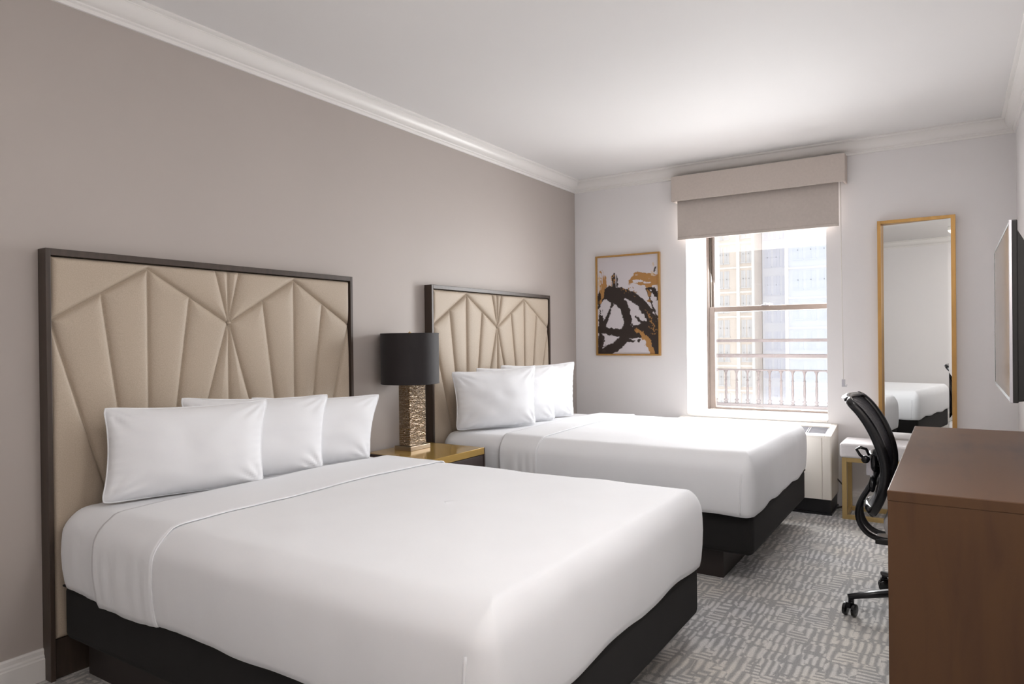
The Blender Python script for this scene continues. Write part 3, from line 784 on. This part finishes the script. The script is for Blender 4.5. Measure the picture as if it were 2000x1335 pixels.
for k in range(4):
    a, b = xs_[k]+.003, xs_[k+1]-.003
    m.add([(a,ys0+.003,zt(ys0)-.024),(b,ys0+.003,zt(ys0)-.024),(b,ys1-.003,zt(ys1)-.024),(a,ys1-.003,zt(ys1)-.024),(a,ys0+.003,zt(ys0)-.012),(b,ys0+.003,zt(ys0)-.012),(b,ys1-.003,zt(ys1)-.012),(a,ys1-.003,zt(ys1)-.012)], FB)
    nl = 9
    for i in range(nl):
        y = ys0+.012+(ys1-ys0-.024)*i/(nl-1)
        m.box(a+.006, b-.006, y-.003, y+.003, zt(y)-.013, zt(y)-.007)
build('top_grille', m, M['ptac_grille'], ac)
m = MB(); m.box(c0+.006, c1-.058, fy-.006, fy+.002, z0+.002, zf-.012); m.box(c1-.054, c1-.004, fy-.006, fy+.002, z0+.002, zf-.012)
build('front_panel', m, M['ptac'], ac, bevel=.002)
m = MB(); m.box(c0+.01, c1-.01, fy+.02, D-.005, 0.012, z0); m.box(c0+.0, c1+.0, fy-.0, D-.005, 0, .012)
build('base_kick', m, M['black_pl'], ac)
m = MB(); m.sweep([(c1-.002, D-.06, .20), (c1+.03, D-.05, .16), (c1+.045, D-.04, .08), (c1+.03, D-.06, .008), (c1-.005, D-.12, .006)], .005, n=8); cd = build('power_cord', m, M['plinth'], ac, smooth=True)

# ------------------------------------------------------------------ bench
be = thing('upholstered_bench', (2.52, 5.14, 0), 'light grey upholstered bench on a pale gold box frame below the mirror', 'bench')
bx0, bx1, by0, by1 = 2.135, 2.93, 4.965, 5.262
m = MB(); m.box(bx0-.012, bx1+.012, by0-.014, by1+.010, .402, .498)
cu = build('seat_cushion', m, M['bench'], be, bevel=.018, seg=4)
for p in cu.data.polygons: p.use_smooth = False
tb = .028
for x in (bx0, bx1-tb):
    for y in (by0, by1-tb): build('leg', bx(x, x+tb, y, y+tb, 0, .402), M['gold_leg'], be, bevel=.001)
m = MB()
for z in (0, .374):
    m.box(bx0+tb, bx1-tb, by0+.001, by0+tb, z, z+tb); m.box(bx0+tb, bx1-tb, by1-tb, by1-.001, z, z+tb)
    m.box(bx0+.001, bx0+tb-.001, by0+tb, by1-tb, z, z+tb); m.box(bx1-tb+.001, bx1-.001, by0+tb, by1-tb, z, z+tb)
build('frame_rails', m, M['gold_leg'], be, bevel=.001)

# ------------------------------------------------------------------ desk
dk = thing('desk', (2.85, 3.02, 0), 'dark walnut desk with full side panel against the right wall', 'desk')
dx0, dx1, dy0, dy1, dz = 2.598, XR-.001, 2.212, 3.835, .761
build('desk_top', bx(dx0, dx1, dy0, dy1, dz-.030, dz), M['walnut'], dk, bevel=.0025)
for y in (dy0+.001, dy1-.036): build('side_panel', bx(dx0+.001, dx1-.02, y, y+.035, 0, dz-.030), M['walnut'], dk, bevel=.001)
build('modesty_panel', bx(dx1-.06, dx1-.04, dy0+.036, dy1-.036, .25, dz-.030), M['walnut'], dk)

# ------------------------------------------------------------------ desk chair
hub = Vector((2.700, 3.400, 0))
oc = thing('office_chair', hub, 'black office chair with curved mesh back and grey seat pushed under the desk', 'chair')
prof = [(2.384, .926), (2.400, .912), (2.430, .880), (2.462, .832), (2.490, .775), (2.512, .710), (2.522, .650), (2.518, .592), (2.503, .532), (2.482, .480), (2.468, .452)]
def smoothp(P, n=4):
    out = []
    for i in range(len(P)-1):
        p0 = P[max(i-1, 0)]; p1 = P[i]; p2 = P[i+1]; p3 = P[min(i+2, len(P)-1)]
        for k in range(n):
            t = k/n
            out.append(tuple(.5*((2*p1[q])+(-p0[q]+p2[q])*t+(2*p0[q]-5*p1[q]+4*p2[q]-p3[q])*t*t+(-p0[q]+3*p1[q]-3*p2[q]+p3[q])*t**3) for q in range(len(p1))))
    out.append(tuple(P[-1])); return out
sp_ = smoothp(prof, 4)
yl, yr_ = 3.185, 3.600; ycb = (yl+yr_)/2
m = MB()
for ye in (yl, yr_):
    n_ = len(sp_)
    path = []
    for i, (x, z) in enumerate(sp_):
        q = i/(n_-1); tp = .045*max(0, 1-q/.12)**2+.06*max(0, (q-.72)/.28)**2     # narrows at top and bottom
        path.append((x, ye+(tp if ye < ycb else -tp), z))
    m.sweep(path, [.015+.006*math.sin(PI*i/(n_-1)) for i in range(n_)], .011, n=12, up=(0, 1, 0), power=.8)
# top and bottom crossbars, bowed backwards
def bar(xe, ze, inset, bow, ra_, rb_):
    P = []
    for k in range(17):
        q = -1+2*k/16; P.append((xe-bow*(1-q*q), ycb+q*((yr_-yl)/2-inset), ze+.004*(1-q*q)))
    m.sweep(P, ra_, rb_, n=12, up=(0, 0, 1))
bar(prof[0][0], prof[0][1], .045, .022, .018, .012)
bar(prof[-1][0], prof[-1][1]+.005, .06, .030, .014, .020)
bf = build('back_frame', m, M['black_gloss'], oc, smooth=True)
tg = MB(); P = [(prof[0][0]-.024*(1-(-1+2*k/16)**2)-.012, ycb+(-1+2*k/16)*.165, prof[0][1]+.004) for k in range(17)]
tg.sweep(P, .008, .005, n=10, up=(0, 0, 1)); build('top_trim', tg, M['silver'], bf, smooth=True)
# mesh
G = []
for i, (x, z) in enumerate(sp_):
    q0 = i/(len(sp_)-1); tp = .045*max(0, 1-q0/.12)**2+.06*max(0, (q0-.72)/.28)**2
    G.append([(x-.034*(1-(-1+2*k/20)**2), ycb+(-1+2*k/20)*((yr_-yl)/2-tp), z) for k in range(21)])
m = MB(); m.grid(G); build('mesh_back', m, M['mesh'], oc, smooth=True, solid=.0025)
# spine and lumbar adjuster
m = MB(); m.sweep([(2.476, ycb-.12, .655), (2.456, ycb-.06, .66), (2.450, ycb, .662), (2.456, ycb+.06, .66), (2.476, ycb+.12, .655)], .010, .034, n=12, up=(0, 0, 1), power=.7)
m.sweep([(2.452, 3.29, .69), (2.442, 3.285, .715), (2.420, 3.28, .722), (2.405, 3.28, .712), (2.418, 3.28, .690), (2.440, 3.285, .668)], .006, .011, n=10, up=(0, 1, 0))
m.lathe([(0, 0), (.016, 0), (.016, .02), (0, .02)], (2.44, 3.27, .672), 16, 'Y')
la = build('lumbar_adjuster', m, M['black_gloss'], oc, smooth=True)
m = MB(); m.box(2.440, 2.470, 3.30, 3.33, .600, .665); m.box(2.440, 2.470, 3.455, 3.485, .600, .665); m.box(2.444, 2.462, 3.33, 3.455, .610, .630)
build('bracket', m, M['silver'], la, bevel=.004)
jb = [(2.478, .640), (2.468, .590), (2.445, .540), (2.418, .490), (2.404, .445), (2.405, .400), (2.422, .362), (2.452, .335), (2.500, .322), (2.580, .318), (2.66, .318)]
js = smoothp(jb, 4)
for yb in (3.325, 3.455):
    m = MB(); m.sweep([(x, yb+(.02*(1 if yb < ycb else -1))*(i/len(js)), z) for i, (x, z) in enumerate(js)], .0115, .009, n=12, up=(0, 1, 0), power=.8)
    build('back_support', m, M['black_gloss'], oc, smooth=True)
m = MB(); m.sweep([(2.462, 3.30, .560), (2.458, ycb, .565), (2.462, 3.48, .560)], .012, .030, n=12, up=(0, 0, 1), power=.7)
build('cross_brace', m, M['black_gloss'], oc, smooth=True)
build('seat_bracket', bx(2.47, 2.56, 3.315, 3.465, .306, .330), M['black_gloss'], oc, bevel=.004)
# seat
m = MB(); sx0, sx1, sy0, sy1, sz0, sz1 = 2.508, 2.965, 3.160, 3.640, .372, .462
rings = []
for o, z in ((.03, sz0-.004), (.008, sz0+.006), (0, sz0+.03), (0, sz0+.055), (.012, sz1-.014), (.035, sz1-.004), (.07, sz1), (.14, sz1-.004), (.20, sz1-.008)):
    rr = max(.09-o, .02); rg = []
    for (cx, cy, a0) in ((sx1-o-rr, sy1-o-rr, 0), (sx0+o+rr, sy1-o-rr, PI/2), (sx0+o+rr, sy0+o+rr, PI), (sx1-o-rr, sy0+o+rr, 1.5*PI)):
        for k in range(7): rg.append((cx+rr*math.cos(a0+k/6*PI/2), cy+rr*math.sin(a0+k/6*PI/2), z))
    rings.append(rg)
m.grid(rings, closed_v=True); m.f.append(tuple(range(len(m.v)-28, len(m.v)))); m.mi.append(0); m.f.append(tuple(range(28))[::-1]); m.mi.append(0)
build('seat', m, M['seat'], oc, smooth=True)
m = MB(); m.box(2.54, 2.93, 3.20, 3.60, .352, .369); build('seat_pan', m, M['black_pl'], oc, bevel=.008)
m = MB(); m.box(2.60, 2.80, 3.33, 3.47, .300, .353); m.sweep([(2.70, 3.34, .33), (2.70, 3.22, .325), (2.70, 3.17, .32)], .006, n=8); build('tilt_mechanism', m, M['black_pl'], oc, bevel=.008)
m = MB(); m.lathe([(0, .12), (.030, .12), (.030, .20), (.026, .205), (.026, .23), (.015, .235), (.015, .31), (0, .31)], hub, 24); build('gas_lift', m, M['black_pl'], oc, autos=40)
m = MB(); m.lathe([(0, .082), (.036, .082), (.044, .092), (.044, .128), (.034, .140), (0, .140)], hub, 28); build('hub', m, M['black_pl'], oc, autos=40)
wh = MB()
for sg in (-1, 1):
    wh.lathe([(0, .010*sg), (.020, .010*sg), (.0265, .013*sg), (.0275, .018*sg), (.0265, .024*sg), (.014, .028*sg), (0, .028*sg)], (0, 0, 0), 24, 'Y')
wheels_me = None
for k in range(5):
    a = math.radians(-157.8-72*k); d = Vector((math.cos(a), math.sin(a), 0)); R = .345
    m = MB(); P = [hub+d*.03+Vector((0, 0, .112)), hub+d*.12+Vector((0, 0, .112)), hub+d*.24+Vector((0, 0, .096)), hub+d*(R+.012)+Vector((0, 0, .078))]
    m.sweep(P, [.026, .024, .019, .013], [.018, .017, .014, .010], n=12, up=(0, 0, 1), power=.7)
    arm = build('base_arm', m, M['black_pl'], oc, smooth=True)
    ang = a+.9 if k == 0 else a+1.6+k
    Mx = Matrix.Translation(hub+d*R+Vector((math.cos(ang)*.012, math.sin(ang)*.012, .0275)))@Matrix.Rotation(ang+PI/2 if k else ang, 4, 'Z')
    w2 = MB(); w2.v = [tuple(Mx@Vector(p)) for p in wh.v]; w2.f = list(wh.f); w2.mi = list(wh.mi)
    h2 = MB(); h2.lathe([(0, .030), (.012, .030), (.012, .070), (.006, .072), (.006, .082), (0, .082)], hub+d*R, 14)
    q = Mx; c_ = [q@Vector(p) for p in ((-.022, -.009, .012), (.022, -.009, .012), (.022, .009, .012), (-.022, .009, .012), (-.018, -.009, .034), (.018, -.009, .034), (.018, .009, .034), (-.018, .009, .034))]
    h2.add(c_, FB); w2.add(h2.v, h2.f)
    build('caster', w2, M['black_gloss'], arm, autos=35)

# ------------------------------------------------------------------ television
tv = thing('television', (3.0, 3.05, 1.26), 'flat screen television mounted on the right wall above the desk', 'television')
tx, ty0, ty1, tz0, tz1 = 2.902, 2.545, 3.475, .992, 1.540
m = MB()
# slim rim then a thicker electronics hump
m.box(tx+.004, tx+.020, ty0, ty1, tz0, tz1)
hy0, hy1 = ty0+.0, ty1-.0
def hump(z0_, z1_, x_):   return [(x_, ty0+.004, z0_), (x_, ty1-.004, z0_), (x_, ty1-.004, z1_), (x_, ty0+.004, z1_)]
a = hump(tz0+.004, tz1-.03, tx+.020); b = hump(tz0+.006, tz1-.07, tx+.040); c = hump(tz0+.012, tz1-.09, tx+.062)
c = [(x, min(max(y, ty0+.02), ty1-.02), z) for x, y, z in c]
m.grid([a, b, c], closed_v=True); m.add(c, [(0, 1, 2, 3)]); m.add(a, [(0, 1, 2, 3)])
build('casing', m, M['tv_back'], tv, bevel=.003)
bz = MB(); bw = .009
bz.box(tx, tx+.0045, ty0, ty1, tz0, tz0+bw+.004); bz.box(tx, tx+.0045, ty0, ty1, tz1-bw, tz1); bz.box(tx, tx+.0045, ty0, ty0+bw, tz0+bw, tz1-bw); bz.box(tx, tx+.0045, ty1-bw, ty1, tz0+bw, tz1-bw)
build('bezel', bz, M['black_gloss'], tv, bevel=.001)
eg = MB(); eg.box(tx-.002, tx+.006, ty0-.003, ty0, tz0, tz1); build('silver_edge', eg, M['silver'], tv, bevel=.001)
build('screen', bx(tx+.001, tx+.0042, ty0+bw, ty1-bw, tz0+bw+.004, tz1-bw), M['screen'], tv)
m = MB(); m.box(tx+.058, tx+.072, 2.86, 3.16, 1.12, 1.42); m.box(XR-.022, XR-.002, 2.90, 3.12, 1.10, 1.44); m.box(tx+.07, XR-.02, 2.98, 3.04, 1.24, 1.30)
br_ = build('wall_bracket', m, M['black_pl'], tv, bevel=.002)
m = MB(); m.sweep([(tx+.06, 2.74, 1.10), (tx+.09, 2.72, 1.04), (XR-.03, 2.72, .98), (XR-.012, 2.73, .90), (XR-.012, 2.73, .77)], .004, n=8)
m.sweep([(tx+.06, 2.68, 1.20), (tx+.10, 2.66, 1.22), (XR-.03, 2.68, 1.15), (XR-.008, 2.70, 1.02)], .004, n=8); build('cable', m, M['black_pl'], tv, smooth=True)

# ------------------------------------------------------------------ switch plate at the left edge
m = MB(); m.box(0, .008, .935, 1.038, 1.265, 1.345)
sw = build('wall_switch', m, M['white_pl'], bevel=.003); tag(sw, 'white wall switch plate at the left edge, beside the nearer headboard', 'switch')
m = MB(); m.box(.008, .012, .975, 1.0, 1.285, 1.325); build('rocker', m, M['white_pl'], sw, bevel=.001)

# ------------------------------------------------------------------ added fill lights, outside the view
for LX, LY, LAB in ((2.40, .10, 'added square fill light panel on the ceiling near the rear wall'), (2.50, 1.80, 'added square fill light panel on the ceiling over the aisle between beds and desk')):
    cl = thing('ceiling_fill_light', (LX, LY, HC), LAB, 'fill light', 'added fill light panels')  # both panels are added to even out the room light
    build('fill_panel_frame', bx(LX-.31, LX+.31, LY-.31, LY+.31, HC-.045, HC-.001), M['white_pl'], cl, bevel=.006)
    build('fill_diffuser', bx(LX-.28, LX+.28, LY-.28, LY+.28, HC-.052, HC-.046), M['fill_glow'] if LY < 1 else M['fill_glow_mid'], cl, bevel=.003)
sc_ = thing('wall_fill_light', (XR, .35, 1.62), 'added fill light shaped as a cylindrical sconce on the right wall', 'wall lamp')  # added to brighten the bed sides and feet, unseen by the camera
m = MB(); m.box(XR-.018, XR-.001, .29, .41, 1.50, 1.74); m.box(XR-.05, XR-.018, .34, .36, 1.60, 1.63)
build('fill_back_plate', m, M['gold'], sc_, bevel=.003)
m = MB(); m.lathe([(.0, -.14), (.085, -.14), (.085, .14), (.0, .14)], (XR-.125, .35, 1.62), 40); build('lamp_shade', m, M['fill_glow_wall'], sc_, autos=50)

# ------------------------------------------------------------------ light
wd = bpy.data.worlds.new('sky'); SC.world = wd; wd.use_nodes = True
bg = wd.node_tree.nodes['Background']; bg.inputs[0].default_value = (.97, .98, 1.0, 1); bg.inputs[1].default_value = .96
def area(name, loc, rot, sx, sy, power, col, spread=180):
    L = bpy.data.lights.new(name, 'AREA'); L.shape = 'RECTANGLE'; L.size = sx; L.size_y = sy; L.energy = power; L.color = col; L.spread = math.radians(spread)
    o = bpy.data.objects.new(name, L); COL.objects.link(o); o.location = loc; o.rotation_euler = rot; return o
area('window_daylight', (1.496, D+.58, 1.34), (math.radians(-68), 0, 0), .90, 1.40, 70, (1, 1, 1))

# ------------------------------------------------------------------ camera
yaw, pitch, roll = math.radians(32.66507), math.radians(-.24429), math.radians(-.62597)
cy, sy, cp, sp2 = math.cos(yaw), math.sin(yaw), math.cos(pitch), math.sin(pitch)
fwd = Vector((-sy*cp, cy*cp, sp2)); r0 = Vector((cy, sy, 0)); u0 = r0.cross(fwd)
cr, sr_ = math.cos(roll), math.sin(roll)
rt = r0*cr+u0*sr_; upv = u0*cr-r0*sr_
cam = bpy.data.cameras.new('camera'); co = bpy.data.objects.new('camera', cam); COL.objects.link(co)
cam.sensor_width = 36; cam.sensor_fit = 'HORIZONTAL'; cam.lens = 1347.25/2000*36; cam.clip_start = .02; cam.clip_end = 500
Mw = Matrix(((rt.x, upv.x, -fwd.x, 2.761), (rt.y, upv.y, -fwd.y, 0), (rt.z, upv.z, -fwd.z, 1.2), (0, 0, 0, 1)))
co.matrix_world = Mw
SC.camera = co
SC.view_settings.view_transform = 'Standard'; SC.view_settings.look = 'None'; SC.view_settings.gamma = 1
SC.view_settings.exposure = 0.5; SC.view_settings.use_curve_mapping = False
